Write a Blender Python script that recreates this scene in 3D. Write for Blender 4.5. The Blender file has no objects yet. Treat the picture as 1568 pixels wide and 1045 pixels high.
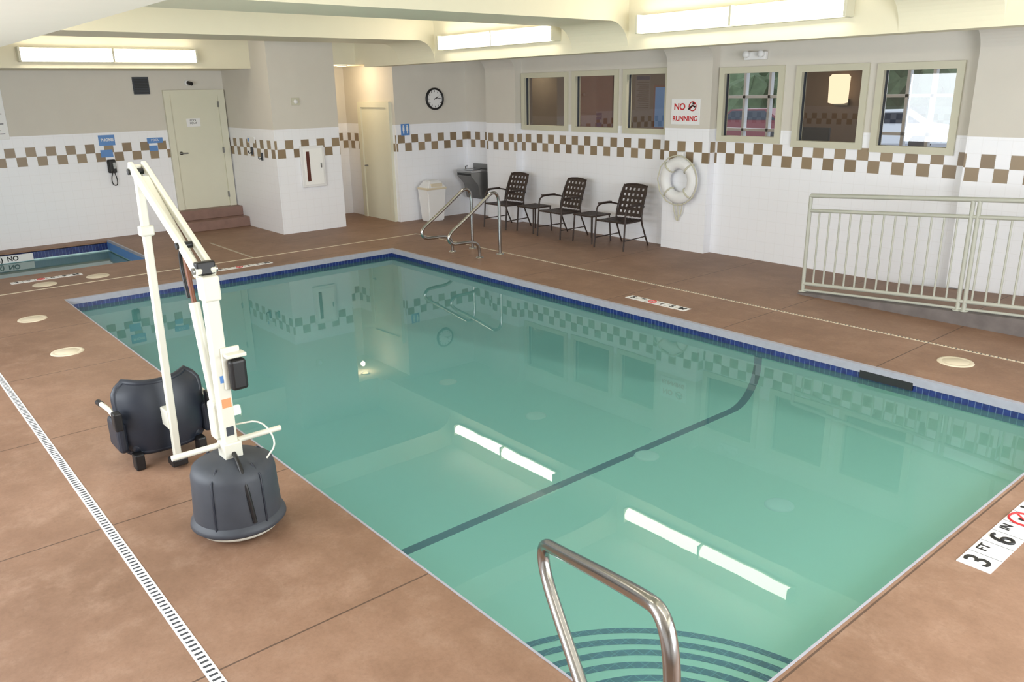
import bpy, bmesh, math, random
from mathutils import Vector, Matrix
random.seed(4)
sc=bpy.context.scene
try:
    sc.view_settings.view_transform='Standard'
except Exception: pass

# ------------------------------------------------------------ materials
def lin(c):
    return tuple(((x/255)/12.92 if x/255<=.04045 else ((x/255+.055)/1.055)**2.4) for x in c)+(1,)
class NT:
    def __init__(s,name):
        s.m=bpy.data.materials.new(name); s.m.use_nodes=True
        s.t=s.m.node_tree; s.t.nodes.clear(); s.out=s.t.nodes.new("ShaderNodeOutputMaterial")
    def n(s,typ,**k):
        x=s.t.nodes.new(typ)
        for a,b in k.items(): setattr(x,a,b)
        return x
    def l(s,a,b): s.t.links.new(a,b)
    def val(s,sock,v):
        if isinstance(v,bpy.types.NodeSocket): s.l(v,sock)
        else: sock.default_value=v
    def math(s,op,a,b=0.0,c=None):
        x=s.n("ShaderNodeMath",operation=op); s.val(x.inputs[0],a); s.val(x.inputs[1],b)
        if c is not None: s.val(x.inputs[2],c)
        return x.outputs[0]
    def mix(s,f,a,b,blend='MIX'):
        x=s.n("ShaderNodeMix",data_type='RGBA',blend_type=blend)
        s.val(x.inputs[0],f); s.val(x.inputs[6],a); s.val(x.inputs[7],b); return x.outputs[2]
    def noise(s,scale,detail=3,vec=None,rough=.5):
        x=s.n("ShaderNodeTexNoise"); x.inputs["Scale"].default_value=scale; x.inputs["Detail"].default_value=detail
        x.inputs["Roughness"].default_value=rough
        if vec is not None: s.l(vec,x.inputs["Vector"])
        return x.outputs[0]
    def pos(s):
        g=s.n("ShaderNodeNewGeometry"); return g
    def ramp(s,f,a,b):
        x=s.n("ShaderNodeMapRange"); s.val(x.inputs[0],f); x.inputs[1].default_value=a; x.inputs[2].default_value=b; return x.outputs[0]
    def bsdf(s,col,rough=.5,metal=0,spec=None,bump=None,bs=.1):
        p=s.n("ShaderNodeBsdfPrincipled"); s.val(p.inputs["Base Color"],col); s.val(p.inputs["Roughness"],rough)
        p.inputs["Metallic"].default_value=metal
        if spec is not None: p.inputs["Specular IOR Level"].default_value=spec
        if bump is not None:
            b=s.n("ShaderNodeBump"); b.inputs["Strength"].default_value=bs; b.inputs["Distance"].default_value=.01
            s.l(bump,b.inputs["Height"]); s.l(b.outputs[0],p.inputs["Normal"])
        s.l(p.outputs[0],s.out.inputs[0]); return p
def simple(name,rgb,rough=.5,metal=0,var=.06,scale=6,spec=None):
    t=NT(name); g=t.pos(); nz=t.noise(scale,4,g.outputs["Position"])
    c=lin(rgb); d=tuple(max(0,x*(1-var*2)) for x in c[:3])+(1,)
    t.bsdf(t.mix(nz,d,c),rough,metal,spec); return t.m
def emis(name,rgb,st):
    t=NT(name); e=t.n("ShaderNodeEmission"); e.inputs[0].default_value=lin(rgb); e.inputs[1].default_value=st
    t.l(e.outputs[0],t.out.inputs[0]); return t.m

def wall_mat(name,upper,white):
    t=NT(name); g=t.pos(); s=t.n("ShaderNodeSeparateXYZ"); t.l(g.outputs["Position"],s.inputs[0])
    nn=t.n("ShaderNodeSeparateXYZ"); t.l(g.outputs["Normal"],nn.inputs[0])
    X,Y,Z=s.outputs
    ax=t.math('ABSOLUTE',nn.outputs[0]); sel=t.math('GREATER_THAN',ax,.5)
    u=t.math('ADD',t.math('MULTIPLY',Y,sel),t.math('MULTIPLY',X,t.math('SUBTRACT',1.0,sel)))
    P=.29
    uu=t.math('FRACT',t.math('ADD',t.math('DIVIDE',t.math('SUBTRACT',u,6.88),P),100.25))
    a=t.math('LESS_THAN',uu,.5); b=t.math('SUBTRACT',1.0,a)
    r1=t.math('MULTIPLY',t.math('GREATER_THAN',Z,1.415),t.math('LESS_THAN',Z,1.56))
    r2=t.math('MULTIPLY',t.math('GREATER_THAN',Z,1.27),t.math('LESS_THAN',Z,1.4151))
    chk=t.math('ADD',t.math('MULTIPLY',r1,a),t.math('MULTIPLY',r2,b))
    gu=t.math('LESS_THAN',t.math('FRACT',t.math('ADD',t.math('DIVIDE',u,.145),100.103)),.03)
    gz=t.math('LESS_THAN',t.math('FRACT',t.math('DIVIDE',t.math('SUBTRACT',Z,1.27-.145*9),.145)),.03)
    gr=t.math('MAXIMUM',gu,gz)
    nz=t.noise(3.5,3,g.outputs["Position"])
    wn=t.n("ShaderNodeTexWhiteNoise",noise_dimensions='2D'); cv=t.n("ShaderNodeCombineXYZ")
    t.l(t.math('FLOOR',t.math('ADD',t.math('DIVIDE',u,.145),100.103)),cv.inputs[0]); t.l(t.math('FLOOR',t.math('DIVIDE',t.math('SUBTRACT',Z,1.27),.145)),cv.inputs[1])
    t.l(cv.outputs[0],wn.inputs[0])
    brown=t.mix(wn.outputs[0],lin((134,114,88)),lin((156,136,108)))
    tile=t.mix(chk,lin(white),brown)
    tile=t.mix(t.math('MULTIPLY',gr,.14),tile,lin((190,185,178)))
    up=t.mix(nz,lin(upper),lin(tuple(int(x*.97) for x in upper)))
    isup=t.math('GREATER_THAN',Z,1.74)
    col=t.mix(isup,tile,up)
    rough=t.math('ADD',t.math('MULTIPLY',isup,.35),.35)
    t.bsdf(col,rough); return t.m
M_wall=wall_mat("wall_tile_band",(220,215,205),(246,247,252))
M_trimcream=simple("cream_trim",(206,203,182),.5,var=.02)
M_beam=simple("beam_paint",(230,223,198),.7,var=.02)
M_ceil=simple("ceiling_paint",(230,226,212),.8,var=.02)
M_door=simple("door_paint",(224,222,202),.5,var=.02)
M_white=simple("white_plastic",(240,240,240),.4,var=.02)
M_inlet=simple("inlet_white",(252,252,250),.4,var=.0)
M_lift=simple("lift_powdercoat",(224,223,210),.35,var=.02)
M_black=simple("black_plastic",(22,22,24),.45)
M_dgrey=simple("vinyl_cover",(66,71,80),.55,var=.2,scale=9)
M_seat=simple("seat_plastic",(36,42,54),.45,var=.1)
M_steel=simple("stainless",(182,182,182),.2,1,var=.05)
M_steel2=simple("brushed_steel",(150,150,148),.35,1,var=.1)
M_chair=simple("chair_frame",(56,42,36),.5)
M_rail=simple("rail_paint",(180,181,170),.45,var=.03)
M_blue=simple("sign_blue",(90,140,205),.4,var=.02)
M_red=simple("sign_red",(200,40,45),.5,var=.02)
M_brown=simple("cabinet_brown",(96,48,36),.5)
M_copng=simple("coping_concrete",(172,172,184),.6,var=.12,scale=20)
M_step=simple("stoop_tile",(150,118,106),.5,var=.2,scale=8)
M_curb=simple("ramp_curb",(128,120,118),.8,var=.3,scale=7)
M_taupe=simple("back_room_wall",(122,104,90),.8)
M_darkfloor=simple("back_room_floor",(90,70,55),.7)
M_wood=simple("brown_wood",(120,70,44),.5)
M_foliage=simple("foliage",(110,130,95),.9,var=.35,scale=3)
M_asph=simple("asphalt",(140,142,150),.9)
M_carw=simple("car_white",(225,228,232),.3,var=.01)
M_carr=simple("car_red",(130,66,70),.3,var=.01)
M_glassdark=simple("car_glass",(50,60,72),.1)
M_lid=simple("lid_cream",(226,214,190),.5,var=.04)
M_orange=simple("label_orange",(228,160,110),.5)
M_lamp=emis("fluorescent_lens",(255,245,226),15)
M_warm=emis("warm_lamp",(255,214,150),10)
M_sconce=emis("sconce_glow",(255,226,186),1.6)

def tile_navy():
    t=NT("navy_tile"); g=t.pos(); s=t.n("ShaderNodeSeparateXYZ"); t.l(g.outputs["Position"],s.inputs[0])
    def gl(o): return t.math('LESS_THAN',t.math('FRACT',t.math('ADD',t.math('DIVIDE',o,.05),200.5)),.1)
    gr=t.math('MAXIMUM',gl(s.outputs[0]),gl(s.outputs[1]))
    wn=t.n("ShaderNodeTexVoronoi"); wn.inputs["Scale"].default_value=20; t.l(g.outputs["Position"],wn.inputs["Vector"])
    c=t.mix(wn.outputs[0],lin((12,26,80)),lin((28,52,122)))
    t.bsdf(t.mix(t.math('MULTIPLY',gr,.5),c,lin((120,140,165))),.3); return t.m
M_navy=tile_navy()

def deck_mat():
    t=NT("stained_concrete"); g=t.pos(); s=t.n("ShaderNodeSeparateXYZ"); t.l(g.outputs["Position"],s.inputs[0])
    X,Y,Z=s.outputs; P=g.outputs["Position"]
    n1=t.noise(.7,6,P,.62); n2=t.noise(4,8,P,.75); n3=t.noise(45,4,P,.7); n4=t.noise(1.7,6,P,.7)
    c=t.mix(t.ramp(n1,.32,.68),lin((124,94,74)),lin((152,119,98)))
    c=t.mix(t.math('MULTIPLY',t.ramp(n2,.5,.72),.4),c,lin((178,150,130)))
    c=t.mix(t.math('MULTIPLY',t.ramp(n2,.48,.3),.4),c,lin((106,76,58)))
    c=t.mix(t.math('MULTIPLY',t.ramp(n4,.54,.7),.3),c,lin((168,136,116)))
    c=t.mix(t.math('MULTIPLY',t.ramp(n3,.45,.75),.2),c,lin((80,56,42)))
    def ln(o,off,per,w):
        f=t.math('FRACT',t.math('ADD',t.math('DIVIDE',t.math('SUBTRACT',o,off),per),100.5))
        return t.math('LESS_THAN',t.math('ABSOLUTE',t.math('SUBTRACT',f,.5)),w/per/2)
    j=ln(X,6.03,1.58,.010)
    c=t.mix(t.math('MULTIPLY',j,.8),c,lin((66,48,38)))
    ro=t.math('ADD',t.math('MULTIPLY',n2,.25),.42)
    t.bsdf(c,ro,bump=n2,bs=.15); return t.m
M_deck=deck_mat()

def basin_mat():
    t=NT("pool_plaster"); g=t.pos(); s=t.n("ShaderNodeSeparateXYZ"); t.l(g.outputs["Position"],s.inputs[0])
    X,Y,Z=s.outputs
    n=t.noise(1.2,3,g.outputs["Position"])
    c=t.mix(t.ramp(X,3,9.3),lin((205,238,242)),lin((236,246,226)))  # bluish-to-greenish shift puts light absorbed by water depth into the plaster colour
    c=t.mix(t.math('MULTIPLY',n,.10),c,lin((175,218,214)))
    st=t.math('LESS_THAN',t.math('ABSOLUTE',t.math('SUBTRACT',X,6.5)),.042)
    c=t.mix(st,c,lin((4,18,84)))
    t.bsdf(c,.7); return t.m
M_basin=basin_mat()

def water_mat(name,base,dif,trans):
    t=NT(name); g=t.pos()
    d=t.n("ShaderNodeBsdfDiffuse"); d.inputs[0].default_value=lin(dif)
    tr=t.n("ShaderNodeBsdfTransparent"); tr.inputs[0].default_value=lin(trans)
    m1=t.n("ShaderNodeMixShader"); m1.inputs[0].default_value=base; t.l(tr.outputs[0],m1.inputs[1]); t.l(d.outputs[0],m1.inputs[2])
    gl=t.n("ShaderNodeBsdfGlossy"); gl.inputs["Roughness"].default_value=.01
    nz=t.noise(1.6,2,g.outputs["Position"]); b=t.n("ShaderNodeBump"); b.inputs["Strength"].default_value=.03; b.inputs["Distance"].default_value=.02
    t.l(nz,b.inputs["Height"]); t.l(b.outputs[0],gl.inputs["Normal"])
    fr=t.n("ShaderNodeFresnel"); fr.inputs[0].default_value=1.38
    m2=t.n("ShaderNodeMixShader"); t.l(fr.outputs[0],m2.inputs[0]); t.l(m1.outputs[0],m2.inputs[1]); t.l(gl.outputs[0],m2.inputs[2])
    t.l(m2.outputs[0],t.out.inputs[0]); return t.m
M_water=water_mat("pool_water",.17,(150,222,224),(212,245,245))
M_spaw=water_mat("spa_water",.2,(175,215,218),(215,242,244))
def glass_mat():
    t=NT("window_glass"); tr=t.n("ShaderNodeBsdfTransparent"); tr.inputs[0].default_value=(.82,.84,.85,1)
    gl=t.n("ShaderNodeBsdfGlossy"); gl.inputs["Roughness"].default_value=.01
    m=t.n("ShaderNodeMixShader"); m.inputs[0].default_value=.13; t.l(tr.outputs[0],m.inputs[1]); t.l(gl.outputs[0],m.inputs[2]); t.l(m.outputs[0],t.out.inputs[0]); return t.m
M_glass=glass_mat()

# ------------------------------------------------------------ mesh builder
class MB:
    def __init__(s,name,T=None):
        s.name=name; s.bm=bmesh.new(); s.mats=[]; s.T=T or Matrix.Identity(4)
    def mi(s,m):
        if m not in s.mats: s.mats.append(m)
        return s.mats.index(m)
    def _add(s,verts,faces,m,smooth=False):
        k=s.mi(m); vs=[s.bm.verts.new(s.T@Vector(v)) for v in verts]; fs=[]
        for f in faces:
            try:
                q=s.bm.faces.new([vs[i] for i in f]); q.material_index=k; q.smooth=smooth; fs.append(q)
            except ValueError: pass
        return vs,fs
    def box(s,a,b,m,bev=0,M=None):
        x0,y0,z0=[min(a[i],b[i]) for i in range(3)]; x1,y1,z1=[max(a[i],b[i]) for i in range(3)]
        v=[Vector(p) for p in [(x0,y0,z0),(x1,y0,z0),(x1,y1,z0),(x0,y1,z0),(x0,y0,z1),(x1,y0,z1),(x1,y1,z1),(x0,y1,z1)]]
        if M is not None: v=[M@p for p in v]
        f=[(0,3,2,1),(4,5,6,7),(0,1,5,4),(1,2,6,5),(2,3,7,6),(3,0,4,7)]
        vs,fs=s._add(v,f,m)
        if bev>0:
            es=list({e for q in fs for e in q.edges})
            r=bmesh.ops.bevel(s.bm,geom=es,offset=bev,segments=3,affect='EDGES',profile=.5)
            for q in r['faces']: q.material_index=s.mi(m)
        return s
    def prism(s,poly,axis,a,b,m,smooth=False):
        def P(p,t):
            return {'x':(t,p[0],p[1]),'y':(p[0],t,p[1]),'z':(p[0],p[1],t)}[axis]
        n=len(poly); v=[P(p,a) for p in poly]+[P(p,b) for p in poly]
        f=[tuple(range(n)),tuple(range(2*n-1,n-1,-1))]+[(i,i+n,(i+1)%n+n,(i+1)%n) for i in range(n)]
        s._add(v,f,m,smooth); return s
    def tube(s,pts,r,m,seg=12,sub=0,flat=None,closed=False):
        pts=[Vector(p) for p in pts]
        for _ in range(sub):
            q=[pts[0]]
            for i in range(len(pts)-1):
                a,b=pts[i],pts[i+1]
                q+= [a*.75+b*.25,a*.25+b*.75]
            q.append(pts[-1]); pts=q
        n=len(pts); rs=r if isinstance(r,(list,tuple)) else [r]*n
        if len(rs)!=n: rs=[rs[0]+(rs[-1]-rs[0])*i/(n-1) for i in range(n)]
        t0=(pts[1]-pts[0]).normalized(); up=Vector((0,0,1)) if abs(t0.z)<.9 else Vector((0,1,0))
        nrm=t0.cross(up).normalized(); v=[]; f=[]
        for i in range(n):
            a=pts[max(i-1,0)]; b=pts[min(i+1,n-1)]; t=(b-a).normalized()
            nrm=(nrm-t*nrm.dot(t)).normalized(); bi=t.cross(nrm)
            for j in range(seg):
                an=2*math.pi*j/seg; v.append(pts[i]+(nrm*math.cos(an)+bi*math.sin(an))*rs[i])
        for i in range(n-1):
            for j in range(seg):
                f.append((i*seg+j,i*seg+(j+1)%seg,(i+1)*seg+(j+1)%seg,(i+1)*seg+j))
        s._add(v,f,m,True)
        s._add([v[j] for j in range(seg)][::-1],[tuple(range(seg))],m); s._add(v[-seg:],[tuple(range(seg))],m)
        return s
    def lathe(s,prof,c,m,seg=36,axis='z',smooth=True):
        v=[];f=[];n=len(prof)
        for j in range(seg):
            an=2*math.pi*j/seg
            for r,h in prof:
                a,b=r*math.cos(an),r*math.sin(an)
                p={'z':(a,b,h),'x':(h,a,b),'y':(a,h,b)}[axis]
                v.append((c[0]+p[0],c[1]+p[1],c[2]+p[2]))
        for j in range(seg):
            for i in range(n-1):
                k=(j+1)%seg; f.append((j*n+i,k*n+i,k*n+i+1,j*n+i+1))
        s._add(v,f,m,smooth); return s
    def torus(s,c,R,r,m,axis='y',seg=48,seg2=16,a0=0,a1=2*math.pi,rz=None):
        v=[];f=[];full=abs(a1-a0-2*math.pi)<1e-6; N=seg if full else seg+1
        for i in range(N):
            a=a0+(a1-a0)*i/seg
            for j in range(seg2):
                b=2*math.pi*j/seg2; q=R+r*math.cos(b); h=(rz or r)*math.sin(b)
                p={'y':(q*math.cos(a),h,q*math.sin(a)),'z':(q*math.cos(a),q*math.sin(a),h),'x':(h,q*math.cos(a),q*math.sin(a))}[axis]
                v.append((c[0]+p[0],c[1]+p[1],c[2]+p[2]))
        for i in range(seg):
            for j in range(seg2):
                k=(i+1)%N; f.append((i*seg2+j,k*seg2+j,k*seg2+(j+1)%seg2,i*seg2+(j+1)%seg2))
        s._add(v,f,m,True); return s
    def text(s,body,size,M,m,ext=.001,bold=0):
        cu=bpy.data.curves.new("tmp",'FONT'); cu.body=body; cu.size=size; cu.extrude=ext; cu.align_x='CENTER'; cu.align_y='CENTER'; cu.offset=bold
        o=bpy.data.objects.new("tmp",cu); sc.collection.objects.link(o)
        dg=bpy.context.evaluated_depsgraph_get(); me=bpy.data.meshes.new_from_object(o.evaluated_get(dg))
        s._add([M@v.co for v in me.vertices],[tuple(p.vertices) for p in me.polygons],m)
        bpy.data.objects.remove(o); bpy.data.meshes.remove(me); bpy.data.curves.remove(cu); return s
    def done(s,normals=True):
        if normals: bmesh.ops.recalc_face_normals(s.bm,faces=s.bm.faces[:])
        me=bpy.data.meshes.new(s.name); s.bm.to_mesh(me); s.bm.free()
        for m in s.mats: me.materials.append(m)
        o=bpy.data.objects.new(s.name,me); sc.collection.objects.link(o); return o
def Tz(x,y,z=0,deg=0): return Matrix.Translation((x,y,z))@Matrix.Rotation(math.radians(deg),4,'Z')
def onY(x,y,z): return Matrix.Translation((x,y,z))@Matrix.Rotation(math.pi/2,4,'X')
def onX(x,y,z): return Matrix.Translation((x,y,z))@Matrix.Rotation(math.pi/2,4,'Z')@Matrix.Rotation(math.pi/2,4,'X')
def onZ(x,y,z,deg): return Matrix.Translation((x,y,z))@Matrix.Rotation(math.radians(deg),4,'Z')

PX,PY=9.17,-4.56
WL=-.12
# ------------------------------------------------------------ floor
b=MB("floor")
for (x0,x1,y0,y1) in [(-4.6,12.6,0,3.3),(PX,12.6,PY,0),(-1.95,0,PY,0),(-4.6,-1.95,-3.0,0),(-4.6,-4.1,-6.2,-3.0),(-1.95,12.6,-8.3,PY),(-4.6,-1.95,-8.3,-6.2)]:
    b.box((x0,y0,-.04),(x1,y1,0),M_deck)
b.done()
# pool basin
b=MB("pool_basin")
def zf(x,y):
    base=-.62-(6.5-x)*.075 if x<6.5 else -.62+(x-6.5)*.03
    base=max(base,-1.05)
    rr=.38; d=min(-y,y-PY,x,PX-x)
    if d<rr: base+=rr-math.sqrt(max(0,rr*rr-(rr-d)**2))
    return base
def spaced(n,L,rr=.4):
    a=[rr*(1-math.cos(math.pi/2*i/10)) for i in range(10)]
    mid=[rr+(L-2*rr)*i/n for i in range(n+1)]
    return a+mid+[L-q for q in a[::-1]]
xs=spaced(40,PX); ys=spaced(20,-PY)
v=[(x,-y,zf(x,-y)) for x in xs for y in ys]; n=len(ys)
f=[(i*n+j,(i+1)*n+j,(i+1)*n+j+1,i*n+j+1) for i in range(len(xs)-1) for j in range(n-1)]
b._add(v,f,M_basin,True)
w=.2
for a,c in [((-w,0),(PX+w,w)),((-w,PY-w),(PX+w,PY)),((-w,PY),(0,0)),((PX,PY),(PX+w,0))]:
    b.box((a[0],a[1],-.7),(c[0],c[1],-.17),M_basin)
    b.box((a[0],a[1],-.17),(c[0],c[1],-.06),M_navy)
b.done(False)
b=MB("trim_pool_coping")
e=.012
for a,c in [((0,-e),(PX,0)),((0,PY),(PX,PY+e)),((0,PY+e),(e,-e)),((PX-e,PY+e),(PX,-e))]:
    b.box((a[0],a[1],-.065),(c[0],c[1],.002),M_copng)
b.box((0,0,0.0002),(PX,.035,.003),M_copng); b.box((-.035,PY,.0002),(0,.035,.003),M_copng)
b.done()
b=MB("pool_water"); b._add([(0,PY,WL),(PX,PY,WL),(PX,0,WL),(0,0,WL)],[(0,1,2,3)],M_water); b.done()
b=MB("pool_corner_steps")
for r,z in [(1.33,-.45),(.98,-.31),(.66,-.19)]:
    N=40
    arc=lambda R:[(PX-R*math.cos(math.pi/2*i/N),PY+R*math.sin(math.pi/2*i/N)) for i in range(N+1)]
    b.prism([(PX,PY)]+arc(r),'z',-.75,z,M_basin)
    for ra,rb_ in ((r-.035,r+.003),(r-.125,r-.085)):
        A=arc(rb_);B=arc(ra)
        b.prism(A+B[::-1],'z',z+.001,z+.004,M_navy)
    A=arc(r+.004);B=arc(r-.01); b.prism(A+B[::-1],'z',z-.03,z+.003,M_navy)
b.done()
for x,y in [(7.84,-1.71),(6.62,-1.73),(5.18,-1.67),(3.56,-1.55)]:
    b=MB("pool_floor_inlet"); z=zf(x,y); b.lathe([(0,.014),(.085,.014),(.10,.008),(.105,0)],(x,y,z),M_inlet,28); b.done()
b=MB("pool_skimmer"); b.box((7.5,-.014,-.112),(7.95,.05,-.045),M_black); b.done()
b=MB("spa_tub")
SX0,SX1,SY0,SY1=-4.1,-1.95,-6.2,-3.0
b.box((SX0,SY0,-.9),(SX1,SY1,-.8),M_basin)
for a,c in [((SX0-.1,SY0),(SX0,SY1)),((SX1,SY0),(SX1+.1,SY1)),((SX0,SY1),(SX1,SY1+.1)),((SX0,SY0-.1),(SX1,SY0))]:
    b.box((a[0],a[1],-.8),(c[0],c[1],-.15),M_basin); b.box((a[0],a[1],-.15),(c[0],c[1],-.03),M_navy)
    b.box((a[0],a[1],-.039),(c[0],c[1],-.035),M_copng)
b.box((SX0,SY0,-.5),(SX0+.45,SY1,-.45),M_basin); b.box((SX0+.42,SY0,-.45),(SX0+.46,SY1,-.445),M_navy)
b.box((SX0,SY1-.03,-.02),(SX1,SY1,.02),M_copng); b.box((SX0,SY1-.035,-.15),(SX1,SY1-.03,-.02),M_blue)
b.done()
b=MB("spa_water"); b._add([(SX0,SY0,-.17),(SX1,SY0,-.17),(SX1,SY1-.035,-.17),(SX0,SY1-.035,-.17)],[(0,1,2,3)],M_spaw); b.done()
b=MB("spa_depth_marker"); b.box((SX0,-5.4,-.16),(SX0+.02,-4.15,-.05),M_white); b.text("0 FT  (X)  NO",.10,onX(SX0+.022,-4.65,-.105),M_black,bold=.003); b.done()

def drain(name,a,c,wd,mat):
    b=MB(name); x0,y0=a;x1,y1=c
    if abs(x1-x0)>abs(y1-y0):
        b.box((x0,y0-wd/2,-.01),(x1,y0+wd/2,.003),mat)
        n=int((x1-x0)/.035)
        for i in range(n):
            x=x0+.035*i; b.box((x,y0-wd*.32,.003),(x+.012,y0+wd*.32,.0042),M_dgrey)
    else:
        b.box((x0-wd/2,y0,-.01),(x0+wd/2,y1,.003),mat)
    b.done()
drain("trench_drain",(-.85,-5.65),(12.3,-5.65),.055,M_white)
drain("trench_drain",(-.9,1.03),(12.3,1.03),.03,M_lid)
drain("trench_drain",(-.85,-5.65),(-.85,1.03),.03,M_lid)
drain("trench_drain",(-2.6,-1.85),(-.87,-1.85),.03,M_lid)
for x,y in [(.70,-5.03),(2.28,-5.03),(8.01,.64),(-1.12,-4.55),(-1.17,-3.9)]:
    b=MB("skimmer_lid"); b.lathe([(0,.008),(.1,.008),(.105,.004),(.115,.009),(.14,.007),(.145,0)],(x,y,0),M_lid,36); b.done()
def marker(x,y,deg,txt,L,W,s):
    b=MB("depth_marker",onZ(x,y,0,deg)); b.box((-L/2,-W/2,0),(L/2,W/2,.004),M_white)
    for i in range(1,6): b.box((-L/2+L*i/6-.002,-W/2,.004),(-L/2+L*i/6+.002,W/2,.0045),M_dgrey)
    xs0=[-L/2+L*(i+.5)/6 for i in range(6)]
    for x_,c in zip(xs0,txt):
        if c=='*':
            b.torus((x_,0,.006),s*.42,s*.04,M_red,'z',24,6); b.box((-s*.4,-s*.03,.004),(s*.4,s*.03,.0075),M_red,M=Matrix.Translation((x_,0,0))@Matrix.Rotation(.8,4,'Z')); b.box((x_-s*.1,-s*.2,.004),(x_+s*.05,s*.15,.006),M_black)
        elif c=='6':
            # six drawn as a ring with a curved stem
            b.torus((x_,-s*.14,.006),s*.16,s*.055,M_black,'z',28,8)
            b.tube([(x_-s*.15,-s*.16,.006),(x_-s*.17,s*.06,.006),(x_-s*.08,s*.26,.006),(x_+s*.03,s*.33,.006),(x_+s*.16,s*.29,.006)],s*.055,M_black,8,2)
        elif len(c)>1: b.text(c,s*.42,Matrix.Translation((x_,s*.2,.006)),M_black,bold=.001)
        else: b.text(c,s,Matrix.Translation((x_,0,.006)),M_black,bold=.002)
    b.done()
marker(9.37,-2.06,90,["3","FT","6","IN","*","1"],.9,.16,.17)
marker(4.95,.36,0,["5","FT","*","1","5","M"],.84,.13,.11)
marker(-.35,-2.2,90,["5","FT","*","1","5","M"],.8,.12,.10)
marker(-1.5,-4.45,90,["3","FT","*","0","9","M"],.85,.13,.11)

# ------------------------------------------------------------ walls
b=MB("wall_left"); b.box((-4.6,-8.3,-.05),(-4.4,-.62,3.4),M_wall); b.done()
b=MB("wall_alcove_block"); b.box((-4.6,-.62,-.05),(-2.45,.58,3.4),M_wall); b.done()
b=MB("wall_hall"); b.box((-4.1,.58,-.05),(-3.9,1.55,3.4),M_wall); b.box((-3.9,.58,2.77),(-2.45,1.55,3.4),M_beam); b.done()
b=MB("wall_back"); b.box((-4.1,1.55,-.05),(-2.15,3.3,3.4),M_wall); b.done()
wins=[(-.50,.62,1.66,2.55),(.76,1.73,1.66,2.55),(1.87,2.73,1.66,2.55),(3.63,4.57,1.60,2.52),(4.78,5.68,1.57,2.51),(5.82,6.74,1.55,2.50)]
b=MB("wall_right"); x=-2.15
for (x0,x1,z0,z1) in wins:
    b.box((x,3.15,-.05),(x0,3.3,3.4),M_wall); b.box((x0,3.15,-.05),(x1,3.3,z0),M_wall); b.box((x0,3.15,z1),(x1,3.3,3.4),M_wall); x=x1
b.box((x,3.15,-.05),(12.6,3.3,3.4),M_wall)
b.done()
b=MB("wall_near"); b.box((12.5,-8.3,-.05),(12.6,3.15,3.4),M_wall); b.done()
b=MB("wall_camera_side"); b.box((-4.4,-8.3,-.05),(12.5,-8.2,3.4),M_wall); b.done()
def pillar(x0,x1,z0=0):
    b=MB("wall_pillar"); b.box((x0,3.0,z0),(x1,3.15,2.6),M_wall)
    pr=[(3.15,2.6),(3.0,2.6)]+[(2.74+.26*math.cos(math.pi/2*i/10),2.6+.25*math.sin(math.pi/2*i/10)) for i in range(1,11)]+[(3.15,2.85)]
    b.prism(pr,'x',x0,x1,M_wall); b.done()
pillar(-1.36,-.54); pillar(2.80,3.58); pillar(6.93,7.72,.09)
for i,(x0,x1,z0,z1) in enumerate(wins):
    b=MB("window_%d"%(i+1)); t=.06
    b.box((x0-.02,3.12,z0-.03),(x0+t,3.24,z1+.02),M_trimcream); b.box((x1-t,3.12,z0-.03),(x1+.02,3.24,z1+.02),M_trimcream)
    b.box((x0+t,3.12,z1-t),(x1-t,3.24,z1+.02),M_trimcream); b.box((x0+t,3.12,z0-.03),(x1-t,3.24,z0+t-.01),M_trimcream)
    b.box((x0+t,3.175,z0+t-.01),(x0+t+.012,3.21,z1-t),M_dgrey); b.box((x1-t-.012,3.175,z0+t-.01),(x1-t,3.21,z1-t),M_dgrey)
    b._add([(x0+t,3.19,z0+t-.01),(x1-t,3.19,z0+t-.01),(x1-t,3.19,z1-t),(x0+t,3.19,z1-t)],[(0,1,2,3)],M_glass)
    b.done()

# ------------------------------------------------------------ ceiling & beams
b=MB("ceiling"); b.box((-4.6,-8.3,3.38),(12.6,3.3,3.5),M_ceil); b.box((-2.15,1.3,2.85),(12.5,3.15,3.38),M_ceil); b.done()
b=MB("trim_beam_right"); b.box((-2.15,1.0,2.72),(12.5,1.3,3.38),M_beam); b.box((-2.45,1.0,2.77),(-2.15,1.55,3.38),M_beam); b.done()
b=MB("trim_beam_left"); b.box((-4.4,-8.2,2.72),(12.5,-5.1,3.38),M_ceil); b.done()
b=MB("trim_beam_far"); b.box((-4.4,-5.1,2.72),(-3.1,-.62,3.38),M_beam); b.done()
for x0,x1 in [(-1.05,-.05),(2.92,3.85),(7.0,7.85),(11.1,12)]:
    b=MB("trim_cross_beam")
    R=.3; zb=3.03
    pr=[(1.0,3.38),(1.0,zb-R)]+[(1.0-R+R*math.cos(math.pi/2*i/12),zb-R+R*math.sin(math.pi/2*i/12)) for i in range(1,13)]
    pr+=[(-5.1+R-R*math.sin(math.pi/2*i/12),zb-R+R*math.cos(math.pi/2*i/12)) for i in range(0,13)]+[(-5.1,3.38)]
    b.prism(pr,'x',x0,x1,M_beam); b.done()
def fixture(T):
    b=MB("fluorescent_wall_light",T)
    b.box((-1.24,-.05,-.10),(1.24,0,.10),M_trimcream,.005)
    for s in (-1,1):
        x0,x1=(s*.014,s*1.22)
        pr=[(-.05,-.08)]+[(-.05-.085*math.sin(math.pi*i/10),-.08*math.cos(math.pi*i/10)) for i in range(1,10)]+[(-.05,.08)]
        b.prism(pr,'x',x0,x1,M_lamp,True)
        b.box((s*1.22,-.15,-.10),(s*1.25,0,.10),M_trimcream,.005)
    b.box((-.014,-.142,-.095),(.014,-.04,.095),M_trimcream)
    return b.done()
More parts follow.
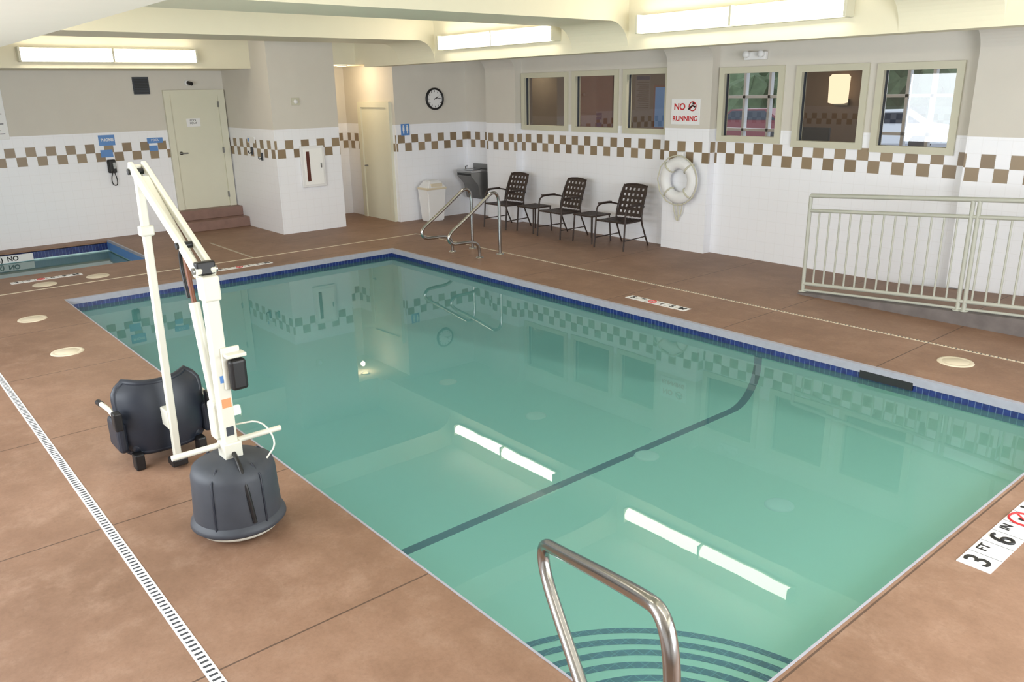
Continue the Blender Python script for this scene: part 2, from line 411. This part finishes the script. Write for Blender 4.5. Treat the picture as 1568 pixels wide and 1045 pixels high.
for cx in (1.47,5.33,9.45):  # left-beam row and last right lamp are unseen, added for room brightness
    fixture(Matrix.Translation((cx,1.0,2.98)))
    fixture(Matrix.Translation((cx,-5.1,2.98))@Matrix.Rotation(math.pi,4,'Z'))
fixture(Matrix.Translation((-3.1,-2.78,2.9))@Matrix.Rotation(math.pi/2,4,'Z'))
b=MB("sprinkler_head"); b.lathe([(0,2.68),(.03,2.685),(.035,2.71),(.06,2.72)],(.5,-5.6,0),M_steel2,20); b.done()
b=MB("recessed_downlight"); b.lathe([(0,2.762),(.06,2.762),(.065,2.755),(.09,2.755),(.09,2.77)],(-2.85,.96,0),M_white,28); b.lathe([(0,2.758),(.058,2.758)],(-2.85,.96,0),M_warm,28); b.done()
l=bpy.data.lights.new("hall_lamp",'POINT'); l.energy=12; l.color=(1,.80,.55); l.shadow_soft_size=.04
o=bpy.data.objects.new("hall_lamp",l); o.location=(-2.95,.98,2.6); sc.collection.objects.link(o)

# ------------------------------------------------------------ doors
b=MB("door_1")
X=-4.4
b.box((X,-1.60,.34),(X+.03,-.74,2.32),M_door)
for a,c in [((-1.70,.34),(-1.60,2.40)),((-.76,.34),(-.64,2.40)),((-1.60,2.31),(-.76,2.40))]: b.box((X,a[0],a[1]),(X+.06,c[0],c[1]),M_door)
b.tube([(X+.03,-1.52,1.33),(X+.09,-1.52,1.33),(X+.09,-1.42,1.33)],.012,M_steel2)
b.lathe([(0,.05),(.03,.045),(.03,.0)],(X,-1.52,1.33),M_steel2,20,'x')
b.box((X+.03,-1.36,1.78),(X+.036,-1.12,1.92),M_white); b.text("POOL\nEQUIP",.045,onX(X+.037,-1.24,1.86),M_black)
for z in (.5,1.3,2.1): b.box((X+.03,-.775,z),(X+.07,-.755,z+.1),M_steel2)
b.done()
b=MB("door_stoop"); b.box((-4.4,-1.80,0),(-3.85,-.62,.17),M_step,.008); b.box((-4.4,-1.80,.17),(-4.13,-.62,.34),M_step,.008); b.done()
b=MB("door_2")
Y=1.55
b.box((-3.25,Y-.03,0),(-2.35,Y,2.05),M_door)
for a,c in [((-3.36,0),(-3.25,2.14)),((-2.36,0),(-2.25,2.14)),((-3.25,2.04),(-2.36,2.14))]: b.box((a[0],Y-.06,a[1]),(c[0],Y,c[1]),M_door)
b.tube([(-3.15,Y-.03,.98),(-3.15,Y-.09,.98),(-3.05,Y-.09,.98)],.012,M_steel2)
b.done()

# ------------------------------------------------------------ wall items
b=MB("air_vent"); b.box((X,-2.16,2.34),(X+.02,-1.90,2.62),M_dgrey,.004)
for i in range(9): b.box((X+.02,-2.14,2.36+i*.027),(X+.028,-1.92,2.372+i*.027),M_black)
b.done()
b=MB("security_camera"); b.lathe([(0,0),(.05,0),(.05,.03),(.03,.05),(0,.055)],(X,-1.25,2.52),M_white,20,'x'); b.tube([(X+.05,-1.25,2.52),(X+.14,-1.22,2.5)],.032,M_black); b.done()
b=MB("rules_poster"); b.box((X,-4.7,1.70),(X+.012,-4.10,2.62),M_white,.003); b.box((X+.012,-4.66,2.5),(X+.014,-4.14,2.59),M_blue)
for i in range(14): b.box((X+.012,-4.64,1.78+i*.05),(X+.014,-4.15-.05*(i%3),1.792+i*.05),M_dgrey)
b.done()
b=MB("wall_phone"); b.box((X,-2.76,1.08),(X+.06,-2.63,1.30),M_black,.015); b.box((X+.06,-2.745,1.10),(X+.10,-2.695,1.29),M_black,.012)
b.box((X+.06,-2.68,1.15),(X+.065,-2.64,1.25),M_steel2)
b.tube([(X+.05,-2.70,1.09),(X+.06,-2.74,.98),(X+.07,-2.73,.88),(X+.07,-2.66,.87),(X+.06,-2.65,.98),(X+.05,-2.67,1.08)],.008,M_black,8,2); b.done()
b=MB("emergency_phone_sign"); b.box((X,-2.83,1.53),(X+.01,-2.58,1.70),M_blue); b.box((X,-2.83,1.34),(X+.009,-2.64,1.46),M_blue); b.text("PHONE",.06,onX(X+.012,-2.70,1.62),M_white,bold=.002); b.done()
b=MB("door_sign"); b.box((X,-2.06,1.53),(X+.01,-1.80,1.62),M_blue); b.box((X,-2.04,1.40),(X+.009,-1.90,1.49),M_blue); b.text("POOL",.05,onX(X+.012,-1.93,1.58),M_white); b.done()
B=-2.45
b=MB("extinguisher_cabinet"); b.box((B,-.20,.76),(B+.045,.24,1.45),M_white,.008); b.box((B+.045,-.15,.80),(B+.055,.20,1.41),M_inlet,.004)
b.box((B+.055,-.11,.86),(B+.06,-.05,1.36),M_brown); b.box((B+.055,.15,1.08),(B+.07,.165,1.16),M_steel2); b.done()
b=MB("thermostat"); b.box((B,-.26,2.12),(B+.02,-.12,2.24),M_trimcream,.004); b.lathe([(0,.05),(.03,.05),(.035,.02)],(B,-.19,2.18),M_white,20,'x'); b.done()
b=MB("hanging_hooks"); 
for x_,z_ in ((-3.4,1.30),(-3.0,1.22)):
    b.box((x_-.03,-.64,z_),(x_+.03,-.62,z_+.13),M_dgrey,.005); b.tube([(x_,-.63,z_+.04),(x_,-.69,z_+.02),(x_,-.69,z_+.07)],.01,M_black,8,1)
b.done()
b=MB("notice_sign"); b.box((-3.55,-.632,1.50),(-3.25,-.62,1.60),M_white); b.box((-3.53,-.634,1.52),(-3.47,-.632,1.58),M_blue); b.done()
b=MB("wall_clock"); c=(-2.15,2.42,2.17)
b.lathe([(0,.02),(.165,.02)],c,M_white,48,'x',False); b.lathe([(.16,.018),(.165,.04),(.185,.045),(.195,.03),(.195,0)],c,M_black,48,'x')
for i in range(12):
    a=math.pi*2*i/12; Mx=Matrix.Translation((c[0]+.021,c[1],c[2]))@Matrix.Rotation(a,4,'X'); b.box((0,-.005,.12),(.002,.005,.15),M_black,M=Mx)
for a,L_ ,w_ in ((-1.5,.12,.005),(-1.1,.085,.007)):
    Mx=Matrix.Translation((c[0]+.023,c[1],c[2]))@Matrix.Rotation(a,4,'X'); b.box((0,-w_,-.02),(.003,w_,L_),M_black,M=Mx)
b.done()
b=MB("restroom_sign"); b.box((-2.15,1.66,1.55),(-2.14,1.84,1.75),M_blue,.003)
for y_ in (1.71,1.79):
    b.lathe([(0,.013),(.014,.013),(.014,.01)],(-2.15,y_,1.715),M_white,12,'x'); b.box((-2.14,y_-.018,1.63),(-2.137,y_+.018,1.695),M_white); b.box((-2.14,y_-.01,1.585),(-2.137,y_+.01,1.63),M_white)
b.done()
b=MB("hall_hook_sign"); b.lathe([(0,.03),(.06,.03),(.08,.01),(.08,0)],(-3.9,1.28,1.66),M_black,24,'x'); b.done()
b=MB("no_running_sign"); b.box((2.91,2.988,1.79),(3.41,3.0,2.14),M_white,.004)
b.text("NO",.125,onY(3.06,2.986,2.03),M_red,bold=.003); b.text("RUNNING",.095,onY(3.16,2.986,1.87),M_red,bold=.002)
b.tube([(3.22,2.985,2.0),(3.28,2.985,2.05),(3.33,2.985,2.03)],.012,M_black,8); b.lathe([(0,-.002),(.02,-.002)],(3.30,2.986,2.08),M_black,12,'y'); b.torus((3.285,2.985,2.04),.06,.007,M_red,'y',28,6); b.tube([(3.24,2.984,2.0),(3.33,2.984,2.08)],.005,M_red,6); b.done()
b=MB("life_ring"); c=(3.16,2.91,1.02)
b.torus(c,.245,.085,M_white,'y',56,20,rz=.065)
for k in range(4):
    a=math.pi/4+k*math.pi/2
    p=[]
    for q in range(21):
        bb=2*math.pi*q/20; R_=.245+.09*math.cos(bb); p.append((c[0]+R_*math.cos(a),c[1]+.07*math.sin(bb),c[2]+R_*math.sin(a)))
    b.tube(p,.012,M_trimcream,8)
rope=[(c[0]+.35*math.cos(t_*math.pi/12),c[1]-.04+.01*math.sin(t_*3),c[2]+.35*math.sin(t_*math.pi/12)) for t_ in range(25)]
b.tube(rope,.009,M_trimcream,8)
b.tube([(3.02,2.95,.80),(3.05,2.95,.62),(3.10,2.96,.45),(3.13,2.96,.42),(3.15,2.95,.5),(3.13,2.94,.7),(3.16,2.93,.78)],.009,M_trimcream,8,2)
b.tube([(3.22,2.95,.78),(3.2,2.95,.55),(3.14,2.96,.48)],.009,M_trimcream,8,1)
b.box((3.10,2.93,1.24),(3.20,3.0,1.42),M_white,.01); b.done()
b=MB("emergency_light"); b.box((4.0,3.09,2.62),(4.32,3.15,2.72),M_white,.01)
for x_ in (4.05,4.27): b.lathe([(0,-.07),(.04,-.07),(.045,-.04),(.03,0)],(x_,3.1,2.69),M_white,20,'y')
b.done()
b=MB("trash_bin",Tz(-1.88,2.09))
def frust(b,a,bm_,z0,z1,mat,cx=0,cy=0):
    v=[(cx-a[0],cy-a[1],z0),(cx+a[0],cy-a[1],z0),(cx+a[0],cy+a[1],z0),(cx-a[0],cy+a[1],z0),(cx-bm_[0],cy-bm_[1],z1),(cx+bm_[0],cy-bm_[1],z1),(cx+bm_[0],cy+bm_[1],z1),(cx-bm_[0],cy+bm_[1],z1)]
    vs,fs=b._add(v,[(0,3,2,1),(4,5,6,7),(0,1,5,4),(1,2,6,5),(2,3,7,6),(3,0,4,7)],mat)
    es=list({e for q in fs for e in q.edges}); r=bmesh.ops.bevel(b.bm,geom=es,offset=.02,segments=3,affect='EDGES')
    for q in r['faces']: q.material_index=b.mi(mat)
frust(b,(.13,.17),(.17,.21),0,.60,M_white); frust(b,(.185,.225),(.185,.225),.57,.62,M_lid); frust(b,(.175,.215),(.10,.12),.60,.74,M_white)
b.box((.13,-.12,.63),(.165,.12,.69),M_lid); b.done()
b=MB("drinking_fountain")
pr=[(3.15,.88),(2.74,.88),(2.71,.85),(2.71,.78),(2.86,.62),(2.92,.35),(3.15,.35)]
b.prism(pr,'x',-1.92,-1.48,M_steel2); b.box((-1.94,2.70,.845),(-1.46,3.15,.885),M_steel,.01)
b.lathe([(0,.87),(.10,.872),(.15,.89),(.16,.892)],(-1.70,2.9,0),M_steel2,30); b.tube([(-1.85,2.86,.88),(-1.85,2.86,.94),(-1.80,2.86,.95)],.014,M_steel); b.box((-1.90,2.705,.79),(-1.5,2.715,.83),M_black)
b.box((-1.93,3.10,.885),(-1.47,3.15,.98),M_steel2,.01); b.done()

# ------------------------------------------------------------ pool rails
def rail(name,T,pts,r):
    b=MB(name,T); b.tube([(p[0],0,p[1]) for p in pts],r,M_steel,16,3)
    for e_ in (pts[0],pts[-1]): b.lathe([(0,.02),(r*1.4,.02),(r*2.4,.008),(r*2.5,0)],(e_[0],0,0),M_steel,28)
    b.done()
far=[(.91,0),(.91,.55),(.91,.80),(.86,.90),(.76,.90),(.68,.84),(.20,.52),(.04,.43),(-.02,.34),(.04,.26),(.16,.25),(.38,.25),(.49,.21),(.53,.12),(.53,0)]
for x_ in (.86,1.52): rail("pool_grab_rail",Tz(x_,0,0,90),far,.023)
nr=[(1.04,0),(1.04,.5),(1.04,.72),(.98,.85),(.86,.83),(.12,.56),(.0,.52),(-.03,.45),(.02,.36),(.14,.28),(.34,.16),(.46,.08),(.5,0)]
rail("pool_grab_rail",Tz(8.42,-4.51,0,-21.8),nr,.026)

# ------------------------------------------------------------ ramp + railing
rz=lambda x:max(0,(x-5.85)*.062)
b=MB("ramp"); b.prism([(5.85,0.001),(12.4,0.001),(12.4,rz(12.4)),(5.85,.004)],'y',1.95,2.995,M_deck)
b.prism([(5.80,0.0),(12.4,0.0),(12.4,rz(12.4)+.03),(5.80,.02)],'y',1.82,1.95,M_curb); b.done()
b=MB("ramp_railing"); Yr=1.885
def sl(x,h): return (x,Yr,rz(x)+h)
x0=5.82
for h,r in ((1.12,.024),(.955,.02),(.12,.02),(.045,.014)):
    b.tube([sl(x0,h),sl(12.2,h)],r,M_rail,12)
for px in (5.82,7.50,7.56,9.25,10.95): b.tube([(px,Yr,rz(px)+.028),(px,Yr,rz(px)+1.12)],.021,M_rail,12); b.lathe([(0,rz(px)+.034),(.045,rz(px)+.034),(.045,rz(px)+.026)],(px,Yr,0),M_rail,16)
x_=5.82+.12
while x_<12.1:
    b.tube([(x_,Yr,rz(x_)+.12),(x_,Yr,rz(x_)+.955)],.0105,M_rail,8); x_+=.12
b.done()

# ------------------------------------------------------------ chairs & tables
def chair(T):
    b=MB("patio_chair",T); m=M_chair; r=.0125
    for s in (-1,1):
        b.tube([(s*.28,-.30,0),(s*.275,-.27,.40),(s*.275,-.26,.58),(s*.275,-.20,.64),(s*.28,.0,.645),(s*.27,.15,.625),(s*.24,.22,.60)],r,m,10,2)
        b.tube([(s*.25,.34,0),(s*.25,.24,.20),(s*.24,.16,.40),(s*.235,.20,.60),(s*.225,.31,.86),(s*.18,.325,.90),(0,.33,.91)],r,m,10,2)
        b.tube([(s*.275,-.27,.41),(s*.255,-.05,.40),(s*.24,.17,.40)],r,m,10)
        b.box((s*.25,-.20,.645),(s*.305,.08,.662),m,.006)
        b.tube([(s*.277,-.285,.15),(s*.25,.27,.15)],r*.7,m,8)
    b.tube([(-.275,-.27,.41),(.275,-.27,.41)],r,m,10); b.tube([(-.24,.16,.40),(.24,.16,.40)],r,m,10)
    for i in range(8):
        y=-.25+i*.056; b.box((-.26,y-.020,.408),(.26,y+.020,.414),m)
    for i in range(8):
        x_=-.22+i*.063; b.box((x_-.020,-.27,.414),(x_+.020,.17,.419),m)
    p0=Vector((0,.165,.44)); p1=Vector((0,.325,.895)); d=(p1-p0)
    ang=math.atan2(d.y,d.z); R=Matrix.Translation(p0)@Matrix.Rotation(-ang,4,'X'); L_=d.length
    for i in range(6):
        z=.03+i*(L_-.05)/5; b.box((-.225,-.003,z-.024),(.225,.002,z+.024),m,M=R)
    for i in range(6):
        x_=-.20+i*.08; b.box((x_-.022,-.007,0),(x_+.022,-.003,L_),m,M=R)
    b.done()
chair(Tz(-.33,2.60,0,3)); chair(Tz(1.05,2.62,0,-2)); chair(Tz(2.38,2.58,0,4))
def table(T):
    b=MB("side_table",T); m=M_chair
    q=.20
    for a in (-1,1):
        for c in (-1,1): b.tube([(a*.21,c*.21,0),(a*.19,c*.19,.42)],.0125,m,10)
    for a in (-1,1):
        b.tube([(a*q,-q,.42),(a*q,q,.42)],.0125,m,10); b.tube([(-q,a*q,.42),(q,a*q,.42)],.0125,m,10)
    for i in range(6):
        t_=-.165+i*.066; b.box((t_-.025,-q,.421),(t_+.025,q,.427),m); b.box((-q,t_-.025,.427),(q,t_+.025,.432),m)
    b.done()
table(Tz(.36,2.62)); table(Tz(1.72,2.62))

# ------------------------------------------------------------ pool lift
b=MB("pool_lift"); ly=-5.08; mx=6.52
def prof_bar(b,p0,p1,w,h,mat,bev=.008):
    p0=Vector(p0);p1=Vector(p1);d=p1-p0;L_=d.length
    q=d.to_track_quat('Z','Y').to_matrix().to_4x4(); 
    b.box((-w/2,-h/2,0),(w/2,h/2,L_),mat,bev,M=Matrix.Translation(p0)@q)
b.lathe([(0,.05),(.24,.05),(.255,.065),(.25,.085),(.225,.11)],(mx,ly,0),M_dgrey,48)
b.lathe([(.226,.06),(.232,.12),(.226,.25),(.222,.35),(.21,.392),(.16,.42),(.06,.435),(0,.44)],(mx,ly,0),M_dgrey,48)
b.lathe([(.14,.02),(.21,.02),(.215,.045),(.16,.05)],(mx,ly,0),M_lift,48)
for a in (.3,1.8,3.6,5.4): 
    b.tube([(mx+.233*math.cos(a),ly+.233*math.sin(a),.09),(mx+.229*math.cos(a),ly+.229*math.sin(a),.22),(mx+.222*math.cos(a),ly+.222*math.sin(a),.37),(mx+.16*math.cos(a),ly+.16*math.sin(a),.424)],.006,M_seat,6)
for a in (0,math.pi/2,math.pi,1.5*math.pi):
    c_=(mx+.17*math.cos(a),ly+.17*math.sin(a),.03); b.torus(c_,.018,.012,M_black,'x',16,8)
prof_bar(b,(mx,ly,.43),(mx,ly,1.38),.07,.07,M_lift)
prof_bar(b,(mx,ly,.43),(mx,ly,.52),.10,.10,M_lift)
b.box((mx-.05,ly-.045,1.30),(mx+.045,ly+.045,1.43),M_lift,.012)
b.box((mx-.045,ly-.05,1.43),(mx+.0,ly+.05,1.50),M_black,.01)
top=Vector((5.60,ly,1.91)); piv=Vector((mx+.0,ly,1.44))
for s in (-.036,.036):
    prof_bar(b,(piv.x,ly+s,piv.z),(top.x,ly+s,top.z+.02),.03,.05,M_lift)
prof_bar(b,(piv.x-.12,ly,piv.z-.03),(top.x+.12,ly,top.z-.05),.045,.045,M_lift)
for t_ in (0.03,.25,.97):
    p=piv.lerp(top,t_); b.tube([(p.x,ly-.062,p.z),(p.x,ly+.062,p.z)],.018,M_black if t_>.1 else M_steel2,12)
b.tube([(mx-.02,ly,1.34),(6.05,ly,1.60)],.014,M_lift,10)
prof_bar(b,(5.60,ly,1.93),(5.52,ly,.06),.045,.045,M_lift)
b.box((5.47,ly-.05,.02),(5.57,ly+.05,.07),M_black,.01)
b.box((5.56,ly-.04,1.52),(5.62,ly+.04,1.58),M_lift,.01)
b.tube([(6.20,ly+.0,1.56),(6.27,ly,1.20)],.013,M_wood,12); b.tube([(6.26,ly,1.24),(6.40,ly,.62)],.028,M_lift,16)
b.box((6.36,ly-.045,.50),(6.46,ly+.04,.72),M_lift,.02)
b.tube([(6.20,ly,1.56),(6.12,ly,1.46),(6.18,ly,1.25)],.010,M_black,8,1)
b.box((mx+.03,ly+.0,.82),(mx+.05,ly+.10,1.05),M_lift,.008); b.box((mx+.05,ly+.02,.82),(mx+.10,ly+.11,.99),M_black,.018); b.box((mx+.03,ly+.01,1.0),(mx+.1,ly+.115,1.02),M_lift,.005)
b.box((mx+.035,ly-.025,.72),(mx+.0365,ly+.025,.77),M_orange); b.box((mx+.035,ly-.018,.86),(mx+.0365,ly+.018,.90),M_blue); b.box((mx+.035,ly-.02,.56),(mx+.0365,ly+.02,.61),M_dgrey)
b.tube([(mx-.02,ly-.30,.50),(mx-.02,ly+.30,.50)],.016,M_lift,12)
b.tube([(mx,ly+.05,.6),(mx+.08,ly+.16,.62),(mx+.16,ly+.20,.50),(mx+.14,ly+.14,.42)],.005,M_lift,8,2)
b.tube([(mx+.05,ly,.46),(mx+.16,ly-.02,.44),(mx+.225,ly-.02,.33),(mx+.235,ly,.12)],.012,M_black,8,2)
def shell(b,cx,y0,y1,z0,z1,mat):
    N=14;v=[];f=[]
    rows=14
    for i in range(rows+1):
        t=i/rows; z=z0+(z1-z0)*t
        inset=.07*max(0,(t-.8)/.2)**2.2+.04*max(0,(.15-t)/.15)
        for j in range(N+1):
            s=j/N; y=y0+inset+(y1-y0-2*inset)*s; c_=abs(2*s-1)
            x_=cx-.08*c_**3+.03*math.sin(t*math.pi)-.04*t
            z_=z-.02*(1-c_**2)*max(0,(t-.6)/.4)
            v.append((x_,y,z_))
    for i in range(rows):
        for j in range(N):
            a=i*(N+1)+j; f.append((a,a+1,a+N+2,a+N+1))
    b._add(v,f,mat,True)
    v2=[(p[0]-.045,p[1],p[2]) for p in v]; b._add(v2,f,mat,True)
    rim=[j for j in range(N+1)]+[i*(N+1)+N for i in range(1,rows+1)]+[rows*(N+1)+j for j in range(N-1,-1,-1)]+[i*(N+1) for i in range(rows-1,-1,-1)]
    pts=[((v[k][0]+v2[k][0])/2,v[k][1],v[k][2]) for k in rim]
    b.tube(pts,.024,mat,10)
shell(b,5.40,-5.34,-4.82,.10,.56,M_seat)
b.box((4.97,-5.30,.10),(5.37,-4.86,.17),M_seat,.03)
b.box((5.14,-5.38,.12),(5.38,-5.32,.33),M_seat,.03); b.box((5.14,-4.84,.12),(5.38,-4.78,.33),M_seat,.03)
for y_ in (-5.37,-4.79):
    b.tube([(5.40,y_,.37),(5.24,y_,.39),(5.02,y_,.37)],.016,M_lift,12); b.tube([(5.04,y_,.37),(4.95,y_,.36)],.02,M_black,12)
    b.box((5.36,y_-.025,.30),(5.43,y_+.025,.42),M_black,.01)
prof_bar(b,(5.53,ly,.33),(5.34,ly,.33),.06,.12,M_lift)
b.box((4.84,-5.26,.0),(4.97,-4.9,.03),M_seat,.01)
for y_ in (-5.24,-4.92): prof_bar(b,(4.99,y_,.12),(4.89,y_,.02),.03,.03,M_lift)
for y_ in (-5.28,-4.88): b.box((5.34,y_-.03,0),(5.42,y_+.03,.11),M_black,.01)
b.done()

# ------------------------------------------------------------ room behind the windows
b=MB("wall_lobby"); 
def wl(x0,x1,z0,z1): b.box((x0,7.2,z0),(x1,7.35,z1),M_taupe)
ops=[(.7,2.3),(3.9,5.1)]; x=-6
for a,c in ops: wl(x,a,0,3.1); wl(a,c,0,.9); wl(a,c,2.7,3.1); x=c
wl(x,11,0,3.1)
b.box((-6.1,3.3,0),(-6,7.35,3.1),M_taupe); b.box((11,3.3,0),(11.1,7.35,3.1),M_taupe); b.box((-6.1,3.3,3.0),(11.1,7.35,3.1),M_ceil); b.box((-6.1,3.3,-.1),(11.1,7.35,0),M_darkfloor); b.done()
for i,(a,c) in enumerate(ops):
    b=MB("window_%d"%(i+7))
    for k in range(4):
        xx=a+(c-a)*k/3; b.box((xx-.025,7.2,.9),(xx+.025,7.3,2.7),M_white)
    for z in (.9,1.5,2.1,2.7): b.box((a,7.2,z-.025),(c,7.3,z+.025),M_white)
    b.done()
b=MB("wall_sconce"); b.box((3.1,7.12,1.95),(3.35,7.2,2.05),M_steel2); b.lathe([(.10,1.98),(.16,2.0),(.17,2.42),(.13,2.46)],(3.22,7.03,0),M_sconce,28); b.done()
b=MB("lobby_desk"); b.box((1.9,5.6,0),(4.6,6.3,1.1),M_wood,.02); b.box((1.85,5.5,1.1),(4.65,6.35,1.15),M_brown,.01); b.done()
b=MB("lobby_monitor"); b.box((3.3,5.7,1.3),(3.85,5.75,1.65),M_black,.01); b.box((3.5,5.72,1.15),(3.65,5.78,1.32),M_black); b.box((3.4,5.65,1.15),(3.75,5.85,1.17),M_black); b.done()
b=MB("lobby_door"); b.box((-3.1,7.14,0),(-2.1,7.2,2.6),M_wood,.01); b.tube([(-2.25,7.14,1),(-2.25,7.05,1),(-2.4,7.05,1)],.015,M_steel2); b.done()
b=MB("lobby_art"); b.box((-.9,7.15,1.5),(-.1,7.2,2.3),M_blue); b.box((-.95,7.16,1.45),(-.05,7.2,2.35),M_wood); b.done()
for lx,en in ((-3.5,45),(-.5,35),(3.2,45),(7.5,25)):
    l=bpy.data.lights.new("lobby_fill_light",'POINT'); l.energy=en; l.color=(1,.87,.7); l.shadow_soft_size=.05  # unseen fill lights added to brighten the room behind the glass
    o=bpy.data.objects.new("lobby_fill_light",l); o.location=(lx,3.65,2.92); sc.collection.objects.link(o)
b=MB("ground_parking"); b.box((-60,7.4,-.2),(40,80,-.05),M_asph); b.done()
def car(x,y,m,deg):
    b=MB("parked_car",Tz(x,y,-.05,deg))
    pr=[(-2.2,.3),(-2.25,.75),(-1.9,.9),(-1.3,.98),(-.75,1.42),(.9,1.45),(1.6,1.0),(2.2,.9),(2.25,.35)]
    b.prism(pr,'y',-.85,.85,m); b.prism([(-1.15,1.0),(-.7,1.36),(.85,1.38),(1.4,1.02)],'y',-.87,.87,M_glassdark)
    for wx in (-1.4,1.4):
        for wy in (-.88,.72): b.lathe([(0,0),(.3,0),(.33,.03),(.33,.13),(.3,.16),(0,.16)],(wx,wy,.33),M_black,24,'y')
    b.done()
car(-3.8,23,M_carw,20); car(-9.5,24,M_carr,0); car(-14.5,24,M_carw,0); car(-10,30,M_carw,5)
b=MB("hedge_trees")
for i in range(46):
    x_=-45+i*1.5; y_=36+random.uniform(-2,2); r=random.uniform(1.6,2.8); h=random.uniform(.6,3.4)
    res=bmesh.ops.create_icosphere(b.bm,subdivisions=3,radius=r,matrix=Matrix.Translation((x_,y_,h)))
    for v_ in res['verts']: v_.co+=Vector([random.uniform(-.3,.3) for _ in range(3)])
b.mi(M_foliage); b.done()

# ------------------------------------------------------------ light
w=bpy.data.worlds.new("world"); sc.world=w; w.use_nodes=True
w.node_tree.nodes["Background"].inputs[0].default_value=(.82,.90,1,1); w.node_tree.nodes["Background"].inputs[1].default_value=1.9
def area(name,loc,rot,sx,sy,e,col):
    l=bpy.data.lights.new(name,'AREA'); l.shape='RECTANGLE'; l.size=sx; l.size_y=sy; l.energy=e; l.color=col
    o=bpy.data.objects.new(name,l); o.location=loc; o.rotation_euler=rot; sc.collection.objects.link(o)
area("fill_area_near",(12.4,-2.5,1.7),(0,math.radians(90),0),1.8,5,360,(.88,.94,1))  # unseen fill light added behind the camera; this wall has no window
area("fill_area_side",(4.5,-8.15,1.7),(math.radians(90),0,0),7,1.6,300,(.88,.94,1))  # second added fill light, out of view along a windowless wall

# ------------------------------------------------------------ camera
yaw,pit,rol=math.radians(140.08),math.radians(17.33),math.radians(-1.05)
f=Vector((math.cos(yaw)*math.cos(pit),math.sin(yaw)*math.cos(pit),-math.sin(pit)))
r=Vector((math.sin(yaw),-math.cos(yaw),0)); u=r.cross(f); c_,s_=math.cos(rol),math.sin(rol)
R=c_*r+s_*u; U=-s_*r+c_*u
M=Matrix((( R.x,U.x,-f.x,10.572),(R.y,U.y,-f.y,-6.467),(R.z,U.z,-f.z,2.3),(0,0,0,1)))
cd=bpy.data.cameras.new("camera"); cd.lens=1232.5/1568*36; cd.sensor_width=36; cd.clip_start=.05; cd.clip_end=200
co=bpy.data.objects.new("camera",cd); co.matrix_world=M; sc.collection.objects.link(co); sc.camera=co
